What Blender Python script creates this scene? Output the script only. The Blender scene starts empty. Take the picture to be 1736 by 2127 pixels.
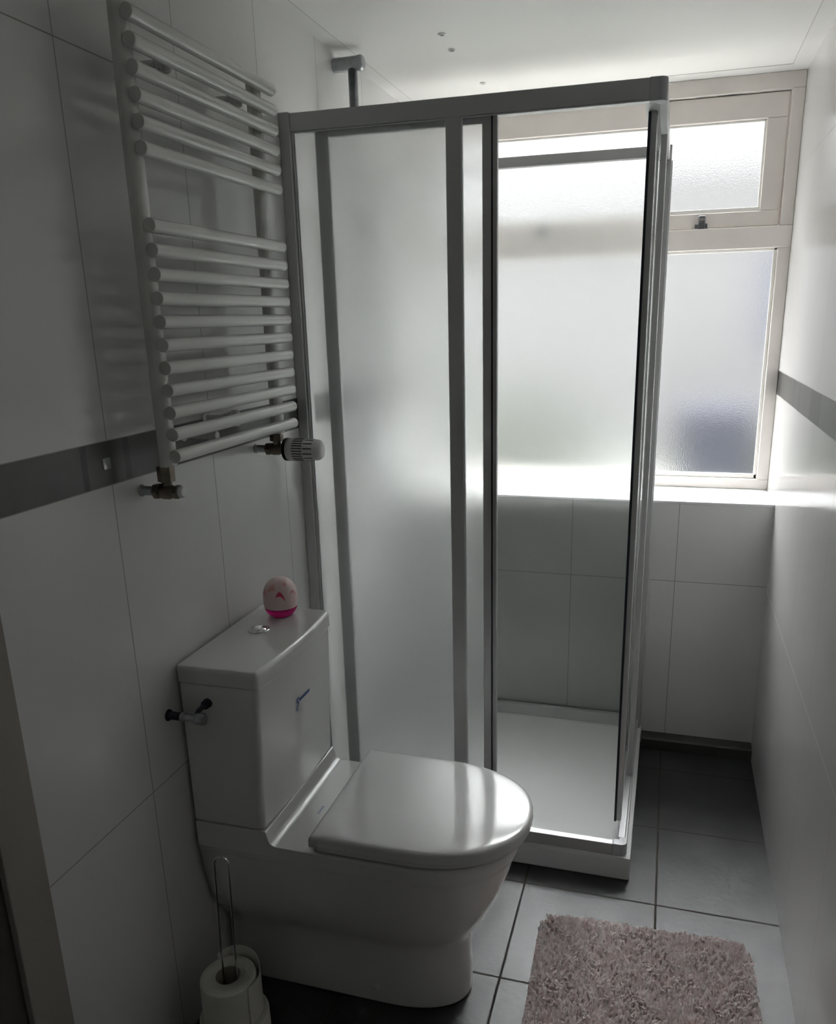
import bpy, bmesh, math, random
from mathutils import Vector, Matrix
PI = math.pi
S = bpy.context.scene
C = S.collection
rnd = random.Random(7)

# ---------------------------------------------------------------- camera
cam_d = bpy.data.cameras.new('camera'); cam = bpy.data.objects.new('camera', cam_d); C.objects.link(cam)
FPX, SX, SY = 1677.58, 25.8, 87.4
cam_d.sensor_fit = 'VERTICAL'; cam_d.sensor_height = 36.0; cam_d.sensor_width = 36.0
cam_d.lens = FPX / 2127 * 36.0
cam_d.shift_x = -SX / 2127; cam_d.shift_y = SY / 2127
cam_d.clip_start = 0.02; cam_d.clip_end = 200
fw = Vector((-0.27294646, 0.92036918, -0.28003714)).normalized()
rt = Vector((0.96025006, 0.27833895, -0.02114814)).normalized()
up = rt.cross(fw).normalized()
cam.matrix_world = Matrix(((rt.x, up.x, -fw.x, 0.90160863), (rt.y, up.y, -fw.y, -2.64485944), (rt.z, up.z, -fw.z, 1.44876842), (0, 0, 0, 1)))
S.camera = cam

# ---------------------------------------------------------------- world, exposure
w = bpy.data.worlds.new('sky'); S.world = w; w.use_nodes = True
nt = w.node_tree; nt.nodes.clear()
out = nt.nodes.new('ShaderNodeOutputWorld'); bg = nt.nodes.new('ShaderNodeBackground')
# overcast sky: plain pale dome, with the bright veiled sun side high above the house opposite the window
SKY_BASE, SKY_GLOW = 1.95, 48.0
def wn_(kind, **kw):
    n = nt.nodes.new(kind)
    for k, v in kw.items(): setattr(n, k, v)
    return n
geo = wn_('ShaderNodeTexCoord'); sep = wn_('ShaderNodeSeparateXYZ'); nt.links.new(geo.outputs['Generated'], sep.inputs[0])
def smooth(sock, a, b):
    m = wn_('ShaderNodeMapRange', interpolation_type='SMOOTHSTEP'); m.inputs['From Min'].default_value = a; m.inputs['From Max'].default_value = b
    nt.links.new(sock, m.inputs['Value']); return m.outputs[0]
def mth(op, a, b):
    m = wn_('ShaderNodeMath', operation=op)
    for i, v in enumerate((a, b)):
        if isinstance(v, (int, float)): m.inputs[i].default_value = v
        else: nt.links.new(v, m.inputs[i])
    return m.outputs[0]
g = mth('MULTIPLY', smooth(sep.outputs['Z'], 0.42, 0.74), smooth(sep.outputs['Y'], 0.05, 0.6))
st = mth('ADD', mth('MULTIPLY', g, SKY_GLOW), SKY_BASE)
bg.inputs['Color'].default_value = (0.975, 0.985, 0.98, 1)
nt.links.new(st, bg.inputs['Strength']); nt.links.new(bg.outputs[0], out.inputs[0])
S.view_settings.view_transform = 'Standard'
try: S.view_settings.look = 'None'
except Exception: pass
S.view_settings.gamma = 1.0; S.view_settings.use_curve_mapping = False
S.view_settings.exposure = 0.2
cy = S.cycles
cy.max_bounces = 16; cy.diffuse_bounces = 5; cy.glossy_bounces = 4; cy.transmission_bounces = 12; cy.transparent_max_bounces = 8
cy.caustics_reflective = True; cy.caustics_refractive = True; cy.blur_glossy = 0.3
cy.sample_clamp_indirect = 40.0; cy.sample_clamp_direct = 0.0
cy.use_denoising = True
cy.use_adaptive_sampling = True; cy.adaptive_threshold = 0.02; cy.adaptive_min_samples = 24
try:
    cy.denoiser = 'OPENIMAGEDENOISE'; cy.denoising_input_passes = 'RGB_ALBEDO_NORMAL'; cy.denoising_prefilter = 'ACCURATE'
except Exception: pass
try:
    cy.use_guiding = True; cy.use_surface_guiding = True; cy.use_volume_guiding = False
except Exception: pass

# ---------------------------------------------------------------- materials
def setin(b, n, v):
    if n in b.inputs: b.inputs[n].default_value = v
def mat(name, col, rough=0.5, metal=0.0, spec=0.5, coat=0.0, var=0.0, vscale=8.0, bump=0.0, bscale=60.0, trans=0.0, ior=1.45, rvar=0.0):
    m = bpy.data.materials.new(name); m.use_nodes = True
    n = m.node_tree; b = n.nodes['Principled BSDF']
    setin(b, 'Base Color', (*col, 1)); setin(b, 'Roughness', rough); setin(b, 'Metallic', metal)
    setin(b, 'Specular IOR Level', spec); setin(b, 'Coat Weight', coat); setin(b, 'Coat Roughness', 0.05)
    setin(b, 'Transmission Weight', trans); setin(b, 'IOR', ior)
    tc = n.nodes.new('ShaderNodeTexCoord')
    if var > 0 or rvar > 0:
        t = n.nodes.new('ShaderNodeTexNoise'); t.inputs['Scale'].default_value = vscale; t.inputs['Detail'].default_value = 5
        n.links.new(tc.outputs['Object'], t.inputs['Vector'])
        if var > 0:
            r = n.nodes.new('ShaderNodeValToRGB')
            r.color_ramp.elements[0].position = 0.3; r.color_ramp.elements[1].position = 0.7
            r.color_ramp.elements[0].color = (*[c * (1 - var) for c in col], 1)
            r.color_ramp.elements[1].color = (*[min(1, c * (1 + var)) for c in col], 1)
            n.links.new(t.outputs['Fac'], r.inputs[0]); n.links.new(r.outputs[0], b.inputs['Base Color'])
        if rvar > 0:
            mr = n.nodes.new('ShaderNodeMapRange'); mr.inputs['To Min'].default_value = rough - rvar; mr.inputs['To Max'].default_value = rough + rvar
            n.links.new(t.outputs['Fac'], mr.inputs['Value']); n.links.new(mr.outputs[0], b.inputs['Roughness'])
    if bump > 0:
        t2 = n.nodes.new('ShaderNodeTexNoise'); t2.inputs['Scale'].default_value = bscale; t2.inputs['Detail'].default_value = 3
        n.links.new(tc.outputs['Object'], t2.inputs['Vector'])
        bp = n.nodes.new('ShaderNodeBump'); bp.inputs['Strength'].default_value = bump; bp.inputs['Distance'].default_value = 0.002
        n.links.new(t2.outputs['Fac'], bp.inputs['Height']); n.links.new(bp.outputs[0], b.inputs['Normal'])
    return m

M = {}
M['tile'] = mat('white_glazed_tile', (0.78, 0.775, 0.765), 0.16, var=0.02, vscale=3, bump=0.05, bscale=7, rvar=0.03)
M['grout'] = mat('tile_grout', (0.36, 0.34, 0.32), 0.8)
M['grout_lit'] = mat('lit_tile_grout', (0.70, 0.69, 0.66), 0.8)  # same grout made paler: glancing light on the joint put into the colour
M['sill'] = mat('sill_tile', (0.80, 0.81, 0.81), 0.22)
M['band'] = mat('grey_border_tile', (0.105, 0.102, 0.10), 0.28, var=0.1, vscale=12)
M['band_dark'] = mat('dark_border_stripe', (0.05, 0.049, 0.049), 0.28)
M['floor'] = mat('grey_floor_tile', (0.068, 0.067, 0.070), 0.42, spec=0.35, var=0.14, vscale=9, bump=0.2, bscale=70, rvar=0.06)
M['floor_grout'] = mat('floor_grout', (0.06, 0.056, 0.05), 0.9, var=0.3, vscale=6)
M['skirt'] = mat('grey_skirting_tile', (0.09, 0.088, 0.085), 0.35)
M['ceil'] = mat('white_ceiling_panel', (0.84, 0.83, 0.81), 0.42, spec=0.35, bump=0.05, bscale=30)
M['ceil_joint'] = mat('ceiling_joint', (0.45, 0.44, 0.43), 0.6)
M['ceil_strip'] = mat('ceiling_edge_strip', (0.81, 0.80, 0.78), 0.42, spec=0.35)
M['paint'] = mat('cream_window_paint', (0.84, 0.785, 0.745), 0.4, var=0.03, vscale=10)
M['bead'] = mat('white_glazing_bead', (0.85, 0.84, 0.81), 0.35)
M['ceramic'] = mat('white_ceramic', (0.80, 0.79, 0.785), 0.07, coat=0.3)
M['seat'] = mat('white_seat_plastic', (0.78, 0.775, 0.78), 0.10, spec=0.4)
M['acryl'] = mat('white_shower_tray', (0.80, 0.81, 0.81), 0.2)
M['radw'] = mat('white_radiator_enamel', (0.77, 0.765, 0.74), 0.22, coat=0.2)
M['alu'] = mat('grey_aluminium_profile', (0.60, 0.60, 0.60), 0.36, metal=0.3)
M['alu_light'] = mat('pale_and_lit_aluminium_edge', (0.72, 0.73, 0.74), 0.35, metal=0.3)  # pale edges, also painted highlights on the top rail and bottom tracks
M['plast_grey'] = mat('grey_corner_plastic', (0.52, 0.53, 0.55), 0.45)
M['rubber'] = mat('dark_seal', (0.03, 0.035, 0.05), 0.5)
M['chrome'] = mat('chrome', (0.75, 0.76, 0.78), 0.12, metal=1.0)
M['chrome_old'] = mat('worn_chrome', (0.40, 0.41, 0.43), 0.28, metal=1.0, var=0.2, vscale=60)
M['brass'] = mat('dull_brass', (0.22, 0.19, 0.15), 0.38, metal=0.8, var=0.2, vscale=80)
M['black'] = mat('black_plastic', (0.012, 0.013, 0.02), 0.4)
M['white_plast'] = mat('white_knob_plastic', (0.78, 0.77, 0.77), 0.35)
M['jamb'] = mat('grey_brown_door_paint', (0.36, 0.33, 0.30), 0.5)
M['door'] = mat('dark_door_leaf', (0.10, 0.09, 0.08), 0.5)
M['paper'] = mat('toilet_paper', (0.78, 0.77, 0.70), 0.95, bump=0.3, bscale=200)
M['card'] = mat('cardboard_core', (0.34, 0.31, 0.26), 0.9)
M['egg'] = mat('pale_pink_plastic', (0.86, 0.66, 0.64), 0.35)
M['gel_red'] = mat('red_gel_behind_slot', (0.75, 0.07, 0.13), 0.3)
M['gel'] = mat('magenta_gel', (1.0, 0.03, 0.33), 0.08, trans=0.4, ior=1.38)
M['blue_ink'] = mat('blue_print', (0.07, 0.13, 0.38), 0.4)
M['glass_insert'] = mat('silvery_glass_insert', (0.6, 0.62, 0.6), 0.12, metal=0.6)

def glass(name, col, rough, bump, bscale, soft=0.0):
    m = bpy.data.materials.new(name); m.use_nodes = True; n = m.node_tree
    b = n.nodes['Principled BSDF']; setin(b, 'Base Color', (*col, 1)); setin(b, 'Roughness', rough); setin(b, 'IOR', 1.45); setin(b, 'Transmission Weight', 1.0)
    tc = n.nodes.new('ShaderNodeTexCoord'); t = n.nodes.new('ShaderNodeTexNoise'); t.inputs['Scale'].default_value = bscale; t.inputs['Detail'].default_value = 2
    n.links.new(tc.outputs['Object'], t.inputs['Vector'])
    bp = n.nodes.new('ShaderNodeBump'); bp.inputs['Strength'].default_value = bump; bp.inputs['Distance'].default_value = 0.001
    n.links.new(t.outputs['Fac'], bp.inputs['Height']); n.links.new(bp.outputs[0], b.inputs['Normal'])
    if soft > 0:
        tl = n.nodes.new('ShaderNodeBsdfTranslucent'); tl.inputs['Color'].default_value = (0.95, 0.96, 0.96, 1)
        mx_ = n.nodes.new('ShaderNodeMixShader'); mx_.inputs[0].default_value = soft
        n.links.new(b.outputs[0], mx_.inputs[1]); n.links.new(tl.outputs[0], mx_.inputs[2])
        n.links.new(mx_.outputs[0], n.nodes['Material Output'].inputs['Surface'])
    return m
M['obscure'] = glass('obscured_window_glass', (0.985, 0.99, 1.0), 0.19, 0.3, 260)
M['frost'] = glass('frosted_shower_glass', (0.97, 0.98, 0.98), 0.25, 0.3, 420, 0.10)
M['frost_back'] = glass('frosted_back_panel_glass', (0.94, 0.955, 0.945), 0.26, 0.3, 420, 0.02)

# mat pile
def pile_mat():
    m = bpy.data.materials.new('pale_pink_pile'); m.use_nodes = True; n = m.node_tree; b = n.nodes['Principled BSDF']
    setin(b, 'Roughness', 0.85); setin(b, 'Sheen Weight', 0.5); setin(b, 'Specular IOR Level', 0.2)
    tc = n.nodes.new('ShaderNodeTexCoord'); t = n.nodes.new('ShaderNodeTexNoise'); t.inputs['Scale'].default_value = 55; t.inputs['Detail'].default_value = 3
    n.links.new(tc.outputs['Object'], t.inputs['Vector'])
    r = n.nodes.new('ShaderNodeValToRGB'); r.color_ramp.elements[0].position = 0.32; r.color_ramp.elements[1].position = 0.66
    r.color_ramp.elements[0].color = (0.90, 0.79, 0.775, 1); r.color_ramp.elements[1].color = (1.0, 0.955, 0.945, 1)
    n.links.new(t.outputs['Fac'], r.inputs[0]); n.links.new(r.outputs[0], b.inputs['Base Color'])
    tl = n.nodes.new('ShaderNodeBsdfTranslucent'); n.links.new(r.outputs[0], tl.inputs['Color'])
    mx_ = n.nodes.new('ShaderNodeMixShader'); mx_.inputs[0].default_value = 0.4
    n.links.new(b.outputs[0], mx_.inputs[1]); n.links.new(tl.outputs[0], mx_.inputs[2]); n.links.new(mx_.outputs[0], n.nodes['Material Output'].inputs['Surface'])
    return m
M['pile'] = pile_mat()
M['facade'] = mat('pale_render', (0.37, 0.365, 0.375), 0.9, var=0.04, vscale=0.6)
M['roof'] = mat('grey_roof', (0.25, 0.25, 0.27), 0.9)
M['paving'] = mat('garden_paving', (0.30, 0.31, 0.28), 0.9, var=0.2, vscale=1)
M['leaf'] = mat('olive_leaves', (0.07, 0.08, 0.055), 0.8, var=0.4, vscale=20)
M['bluepot'] = mat('blue_grey_plastic', (0.06, 0.064, 0.085), 0.95, spec=0.1)
M['dark_pane'] = mat('blue_grey_pane', (0.20, 0.21, 0.28), 0.5)

# ---------------------------------------------------------------- helpers
def link(name, bm, m, parent=None, smooth=False, bevel=0.0, seg=2, ang=35):
    me = bpy.data.meshes.new(name)
    bmesh.ops.recalc_face_normals(bm, faces=bm.faces[:])
    bm.to_mesh(me); bm.free()
    o = bpy.data.objects.new(name, me); C.objects.link(o)
    for mm in (m if isinstance(m, (list, tuple)) else [m]): me.materials.append(mm)
    if parent:
        o.parent = parent
        inv = Matrix.Translation(-WORLD.get(parent.name, Vector((0, 0, 0))))
        me.transform(inv)
    WORLD[o.name] = WORLD.get(parent.name, Vector((0, 0, 0))) if parent else Vector((0, 0, 0))
    if smooth:
        for p in me.polygons: p.use_smooth = True
    if bevel > 0:
        b = o.modifiers.new('bevel', 'BEVEL'); b.width = bevel; b.segments = seg; b.limit_method = 'ANGLE'; b.angle_limit = math.radians(ang)
        for p in me.polygons: p.use_smooth = True
        wn = o.modifiers.new('wn', 'WEIGHTED_NORMAL'); wn.keep_sharp = False
    return o
WORLD = {}
def thing(name, label, cat, loc, group=None):
    o = bpy.data.objects.new(name, None); o.empty_display_size = 0.05; C.objects.link(o); o.location = loc
    WORLD[o.name] = Vector(loc); o['label'] = label; o['category'] = cat
    if group: o['group'] = group
    return o
def tag(o, label, cat, group=None):
    o['label'] = label; o['category'] = cat
    if group: o['group'] = group
    return o
def struct(o, label=None):
    o['kind'] = 'structure'
    if label: o['label'] = label
    return o
def box(bm, x0, x1, y0, y1, z0, z1, mi=0):
    vs = [bm.verts.new((x, y, z)) for x in (x0, x1) for y in (y0, y1) for z in (z0, z1)]
    for f in ((0, 1, 3, 2), (4, 6, 7, 5), (0, 4, 5, 1), (2, 3, 7, 6), (0, 2, 6, 4), (1, 5, 7, 3)):
        bm.faces.new([vs[i] for i in f]).material_index = mi
    return vs
def BX(name, dims, m, parent=None, bevel=0.0, seg=2):
    bm = bmesh.new(); box(bm, *dims); return link(name, bm, m, parent, bevel=bevel, seg=seg)
def frame_of(axis):
    a = Vector(axis).normalized(); h = Vector((0, 0, 1)) if abs(a.z) < 0.9 else Vector((1, 0, 0))
    u = a.cross(h).normalized(); v = a.cross(u).normalized(); return a, u, v
def lathe(bm, origin, axis, prof, n=32, mi=0, cap=True, a0=0, a1=2 * PI):
    """prof: list of (distance along the axis, radius)"""
    a, u, v = frame_of(axis); o = Vector(origin); rings = []
    full = abs(a1 - a0 - 2 * PI) < 1e-6; k = n if full else n + 1
    for d, r in prof:
        if r < 1e-6: rings.append([bm.verts.new(o + a * d)])
        else: rings.append([bm.verts.new(o + a * d + (u * math.cos(a0 + (a1 - a0) * i / n) + v * math.sin(a0 + (a1 - a0) * i / n)) * r) for i in range(k)])
    for A, B in zip(rings, rings[1:]):
        for i in range(n):
            j = (i + 1) % k if full else i + 1
            q = [A[i % len(A)], A[j % len(A)], B[j % len(B)], B[i % len(B)]]
            if len(A) == 1: q = [A[0], B[j], B[i]]
            elif len(B) == 1: q = [A[i], A[j], B[0]]
            try: bm.faces.new(q).material_index = mi
            except ValueError: pass
    if cap and full:
        for R_ in (rings[0], rings[-1]):
            if len(R_) > 2: bm.faces.new(R_).material_index = mi
def tube(bm, pts, r, n=12, mi=0, cap=True):
    pts = [Vector(p) for p in pts]; rings = []; prev = None
    for i, p in enumerate(pts):
        t = (pts[min(i + 1, len(pts) - 1)] - pts[max(i - 1, 0)]).normalized()
        if prev is None: _, u, v = frame_of(t)
        else:
            u = (prev - t * prev.dot(t)).normalized(); v = t.cross(u).normalized()
        prev = u
        rings.append([bm.verts.new(p + (u * math.cos(2 * PI * k / n) + v * math.sin(2 * PI * k / n)) * r) for k in range(n)])
    for A, B in zip(rings, rings[1:]):
        for k in range(n): bm.faces.new([A[k], A[(k + 1) % n], B[(k + 1) % n], B[k]]).material_index = mi
    if cap:
        bm.faces.new(rings[0]).material_index = mi; bm.faces.new(rings[-1]).material_index = mi
def prism(bm, poly, axis, a, b, mi=0):
    """poly of 2d points in the plane normal to axis ('x','y','z'), extruded a..b"""
    f = {'x': lambda p, t: (t, p[0], p[1]), 'y': lambda p, t: (p[0], t, p[1]), 'z': lambda p, t: (p[0], p[1], t)}[axis]
    A = [bm.verts.new(f(p, a)) for p in poly]; B = [bm.verts.new(f(p, b)) for p in poly]; n = len(poly)
    bm.faces.new(A).material_index = mi; bm.faces.new(B[::-1]).material_index = mi
    for i in range(n): bm.faces.new([A[i], B[i], B[(i + 1) % n], A[(i + 1) % n]]).material_index = mi
def loft(bm, rings, cap=True, mi=0):
    R_ = [[bm.verts.new(p) for p in r] for r in rings]; n = len(R_[0])
    for A, B in zip(R_, R_[1:]):
        for i in range(n): bm.faces.new([A[i], A[(i + 1) % n], B[(i + 1) % n], B[i]]).material_index = mi
    if cap: bm.faces.new(R_[0][::-1]); bm.faces.new(R_[-1])

def grid(bm, us, vs, f, mf):
    """flat sheet split along the lines us and vs; f(u,v)->point, mf(u,v)->material index"""
    V = {}
    for i, u in enumerate(us):
        for j, v in enumerate(vs): V[i, j] = bm.verts.new(f(u, v))
    for i in range(len(us) - 1):
        for j in range(len(vs) - 1):
            fa = bm.faces.new([V[i, j], V[i + 1, j], V[i + 1, j + 1], V[i, j + 1]])
            fa.material_index = mf((us[i] + us[i + 1]) / 2, (vs[j] + vs[j + 1]) / 2)
def cuts(lo, hi, js, hw=0.0011, extra=()):
    s = {lo, hi}
    for j in js:
        for q in (j - hw, j + hw):
            if lo < q < hi: s.add(q)
    for e in extra:
        if lo < e < hi: s.add(e)
    return sorted(s)
isj = lambda x, js, hw=0.0011: any(abs(x - j) < hw for j in js)

# ---------------------------------------------------------------- room (x right, y towards the window, z up)
W, D, H = 1.235, 0.2336, 2.1277
YF = -3.2; ZS = 0.871; BB, BT = 1.1895, 1.2626
OUT = D + 0.09
def tiled_side(name, x, ys_j, stripes, inward):
    zj = [0.592, BB - 0.0005, BT + 0.0005, 1.8594]
    ext = [e for s in stripes for e in s[:2]]
    us = cuts(YF, OUT, ys_j, extra=ext); vs = cuts(0, H, zj, extra=[BB, BT])
    def mf(y, z):
        if BB < z < BT:
            for a, b, k in stripes:
                if a < y < b: return k
            return 2
        if isj(z, zj[:1]) and inward < 0: return 4  # lower joint of the right wall painted as if raked by light
        return 1 if (isj(y, ys_j) or isj(z, zj)) else 0
    bm = bmesh.new(); grid(bm, us, vs, lambda y, z: (x, y, z), mf)
    xo = x - inward * 0.1
    box(bm, min(x - inward * 0.002, xo), max(x - inward * 0.002, xo), YF, OUT, -0.05, H + 0.05, 0)
    o = link(name, bm, [M['tile'], M['grout'], M['band'], M['band_dark'], M['grout_lit']]); return struct(o)
lj = [-1.4983 + 0.3255 * k for k in range(-5, 6)]
ls = []
for k in range(-4, 6):
    c = -1.505 + 0.3255 * 2 * k
    ls += [(c - 0.062, c - 0.048, 3), (c + 0.047, c + 0.063, 3)]
wl = tiled_side('wall_left', 0.0, lj, ls, 1)
ins = bmesh.new()
box(ins, -0.001, 0.0025, -1.516, -1.4975, 1.2165, 1.2355)
link('tile_insert', ins, M['glass_insert'], wl, bevel=0.001)
rj = [-0.545 + 0.3255 * k for k in range(-8, 3)]
rs = [(0.14, 0.2336, 3), (-0.165, -0.150, 3), (-0.275, -0.262, 3), (-0.60, -0.45, 3), (-0.93, -0.915, 3), (-1.04, -1.02, 3)]
wr = tiled_side('wall_right', W, rj, rs, -1)

# back wall below the sill, with the tiled sill on top
bm = bmesh.new()
xj = [0.615 + 0.34 * k for k in (-1, 0, 1)]
xj = [0.275, 0.614, 0.953]
zj = [0.602]
grid(bm, cuts(0, W, xj), cuts(0, ZS - 0.006, zj), lambda x, z: (x, 0, z), lambda x, z: 1 if isj(x, xj) or isj(z, zj) else 0)
box(bm, 0, W, 0.002, OUT, -0.05, ZS - 0.008, 0)
struct(link('wall_back', bm, [M['tile'], M['grout']]))
bm = bmesh.new()
for a, b in ((0, 0.2745), (0.2755, 0.6135), (0.6145, 0.9425), (0.9435, W)):
    box(bm, a, b, -0.002, D + 0.01, ZS - 0.009, ZS)
box(bm, 0, W, 0.0, D, ZS - 0.009, ZS - 0.0012, 1)
struct(link('trim_1', bm, [M['sill'], M['grout']], bevel=0.0015), 'white tiled window sill ledge')

# floor
fx = [0.9431 + 0.3364 * k for k in (-3, -2, -1, 0)]; fy = [-0.1677 - 0.3334 * k for k in range(0, 10)]
bm = bmesh.new(); hwf = 0.0028
grid(bm, cuts(-0.1, W + 0.1, fx, hwf), cuts(YF - 0.1, OUT, fy, hwf), lambda x, y: (x, y, 0), lambda x, y: 1 if isj(x, fx, hwf) or isj(y, fy, hwf) else 0)
box(bm, -0.1, W + 0.1, YF - 0.1, OUT, -0.06, -0.002, 0)
struct(link('floor', bm, [M['floor'], M['floor_grout']]))

# ceiling with perimeter strips and screw holes
bm = bmesh.new()
cx_ = [0.0445, 1.1855]; cyj = [D - 0.072]
def cmf(x, y):
    if abs(y - (D - 0.072)) < 0.0045 and x < 1.187 and x > 0.044: return 1
    if isj(x, cx_, 0.0008) and y < D - 0.068: return 1
    if x < 0.044 or x > 1.186 or y > D - 0.072: return 2
    return 0
grid(bm, cuts(0, W, cx_, 0.0008, extra=[0.044, 1.187]), cuts(YF, OUT, [D - 0.072], 0.0045, extra=[D - 0.068]), lambda x, y: (x, y, H), cmf)
box(bm, -0.1, W + 0.1, YF - 0.1, OUT, H + 0.002, H + 0.1, 0)
ce = struct(link('ceiling', bm, [M['ceil'], M['ceil_joint'], M['ceil_strip']]))
for (x, y) in ((0.3044, -0.4332), (0.2966, -0.3045), (0.3056, 0.0327)):
    bm = bmesh.new(); lathe(bm, (x, y, H - 0.0035), (0, 0, 1), [(0.0045, 0.010), (0.001, 0.0095), (0, 0.0075), (0.003, 0.006)], 20, cap=False)
    lathe(bm, (x, y, H - 0.0008), (0, 0, 1), [(0, 0.0062), (0.0005, 0.0062)], 16, 1)
    link('screw_hole', bm, [M['ceil'], M['rubber']], ce, smooth=True)

# wall behind the camera, door frame and door on the left
bm = bmesh.new(); box(bm, -0.1, W + 0.1, YF - 0.1, YF, -0.05, H + 0.05)
struct(link('wall_front', bm, M['tile']))
dr = bpy.data.objects.new('door_1', None); C.objects.link(dr); dr.location = (0, -2.2, 0); WORLD['door_1'] = Vector((0, -2.2, 0)); struct(dr, 'door in the left wall beside the camera')
bm = bmesh.new(); box(bm, 0.0005, 0.016, -1.865, -1.790, 0, 2.09); box(bm, 0.0005, 0.016, -2.735, -2.66, 0, 2.09); box(bm, 0.0005, 0.016, -2.66, -1.865, 2.01, 2.09)
link('architrave', bm, M['jamb'], dr, bevel=0.002)
BX('door_leaf', (0.0005, 0.006, -2.66, -1.8655, 0.004, 2.01), M['door'], dr)
bm = bmesh.new(); tube(bm, [(0.006, -2.58, 1.05), (0.05, -2.58, 1.05), (0.055, -2.5, 1.05)], 0.008)
link('door_handle', bm, M['chrome'], dr, smooth=True)

# skirting strip between shower tray and right wall
bm = bmesh.new(); prism(bm, [(-0.043, 0), (-0.043, 0.037), (-0.036, 0.043), (0.0, 0.047), (0.001, 0)], 'x', 0.876, W)
struct(link('baseboard_back', bm, M['skirt'], bevel=0.001))

# ---------------------------------------------------------------- window
wn = bpy.data.objects.new('window_1', None); C.objects.link(wn); wn.location = (W / 2, D, ZS); WORLD['window_1'] = Vector((W / 2, D, ZS)); struct(wn, 'cream painted window with obscured glass')
bm = bmesh.new(); y0, y1 = D, D + 0.075
box(bm, 0, W, y0, y1, 2.0815, H); box(bm, 0, W, y0 - 0.004, y1, 1.6386, 1.702); box(bm, 0, W, y0, y1, ZS, 0.9045)
box(bm, 1.1985, W, y0, y1, 0.9045, 1.6386); box(bm, 0, 0.0365, y0, y1, 0.9045, 1.6386)
box(bm, 1.1985, W, y0, y1, 1.702, 2.0815); box(bm, 0, 0.0365, y0, y1, 1.702, 2.0815)
link('window_frame', bm, M['paint'], wn, bevel=0.0025)
bm = bmesh.new()
gx0, gx1, gz0, gz1 = 0.0365, 1.1985, 0.9045, 1.6386; yb = D + 0.030
for d in ((gx0, gx1, yb - 0.012, yb, gz0, gz0 + 0.015), (gx0, gx1, yb - 0.012, yb, gz1 - 0.008, gz1), (gx0, gx0 + 0.010, yb - 0.012, yb, gz0, gz1), (gx1 - 0.010, gx1, yb - 0.012, yb, gz0, gz1)): box(bm, *d)
link('glazing_bead', bm, M['bead'], wn, bevel=0.002)
BX('lower_pane', (gx0, gx1, yb + 0.001, yb + 0.006, gz0, gz1), M['obscure'], wn)
# top hung sash, slightly ajar
sx0, sx1, sz0, sz1 = 0.039, 1.196, 1.7045, 2.079
bm = bmesh.new(); ys0, ys1 = D + 0.018, D + 0.062
box(bm, sx0, sx1, ys0, ys1, 2.010, sz1); box(bm, sx0, sx1, ys0, ys1, sz0, 1.750)
box(bm, sx0, 0.101, ys0, ys1, 1.750, 2.010); box(bm, 1.137, sx1, ys0, ys1, 1.750, 2.010)
sa = link('sash', bm, M['paint'], wn, bevel=0.003)
bm = bmesh.new()
for d in ((0.101, 1.137, ys0 + 0.008, ys0 + 0.020, 1.750, 1.762), (0.101, 1.137, ys0 + 0.012, ys0 + 0.020, 2.004, 2.010), (1.131, 1.137, ys0 + 0.012, ys0 + 0.020, 1.762, 2.004), (0.101, 0.107, ys0 + 0.012, ys0 + 0.020, 1.762, 2.004)): box(bm, *d)
link('sash_bead', bm, M['bead'], sa, bevel=0.001)
BX('sash_pane', (0.101, 1.137, ys0 + 0.021, ys0 + 0.026, 1.750, 2.010), M['obscure'], sa)
def latch(cx):
    bm = bmesh.new()
    box(bm, cx - 0.021, cx - 0.008, ys0 - 0.010, ys0, 1.7035, 1.718); box(bm, cx + 0.008, cx + 0.018, ys0 - 0.010, ys0, 1.7035, 1.720)
    box(bm, cx - 0.010, cx + 0.010, ys0 - 0.016, ys0, 1.7035, 1.724)
    for s in (-1, 1): box(bm, cx + s * 0.0095 - 0.0015, cx + s * 0.0095 + 0.0015, ys0 - 0.020, ys0 - 0.004, 1.722, 1.740)
    box(bm, cx - 0.010, cx + 0.010, ys0 - 0.018, ys0 - 0.004, 1.735, 1.742); box(bm, cx - 0.010, cx + 0.010, ys0 - 0.018, ys0 - 0.004, 1.722, 1.728)
    box(bm, cx - 0.024, cx + 0.021, ys0 - 0.014, ys0, 1.702, 1.7045)
    return link('window_latch', bm, M['chrome_old'], sa, bevel=0.0012)
latch(0.967); latch(0.46)
bm = bmesh.new()
tube(bm, [(0.99, ys0 - 0.002, 2.0835), (1.03, ys0 - 0.004, 2.0825), (1.06, ys0 - 0.003, 2.0835)], 0.003, 8)
link('sash_hinge', bm, M['chrome_old'], sa)

# ---------------------------------------------------------------- shower tray and enclosure
XS, YS = 0.862, -0.7553
tr = thing('shower_tray', 'low white square shower tray on the grey floor under the enclosure', 'shower tray', (0.43, -0.38, 0))
bm = bmesh.new()
box(bm, 0.001, 0.873, -0.7605, -0.001, 0.0005, 0.066)
link('tray_body', bm, M['acryl'], tr, bevel=0.006, seg=3)
bm = bmesh.new()   # raised inner rim, shower floor sits at rim height minus a little
for d in ((0.001, 0.873, -0.7605, -0.727, 0.066, 0.069), (0.832, 0.873, -0.727, -0.001, 0.066, 0.069), (0.001, 0.832, -0.034, -0.001, 0.066, 0.069), (0.001, 0.034, -0.727, -0.034, 0.066, 0.069)): box(bm, *d)
link('tray_rim', bm, M['acryl'], tr, bevel=0.001)
bm = bmesh.new(); lathe(bm, (0.20, -0.30, 0.0662), (0, 0, 1), [(0, 0.045), (0.003, 0.043), (0.004, 0.03), (0.003, 0.0)], 32); link('drain_cover', bm, M['chrome'], tr, smooth=True)

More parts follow.
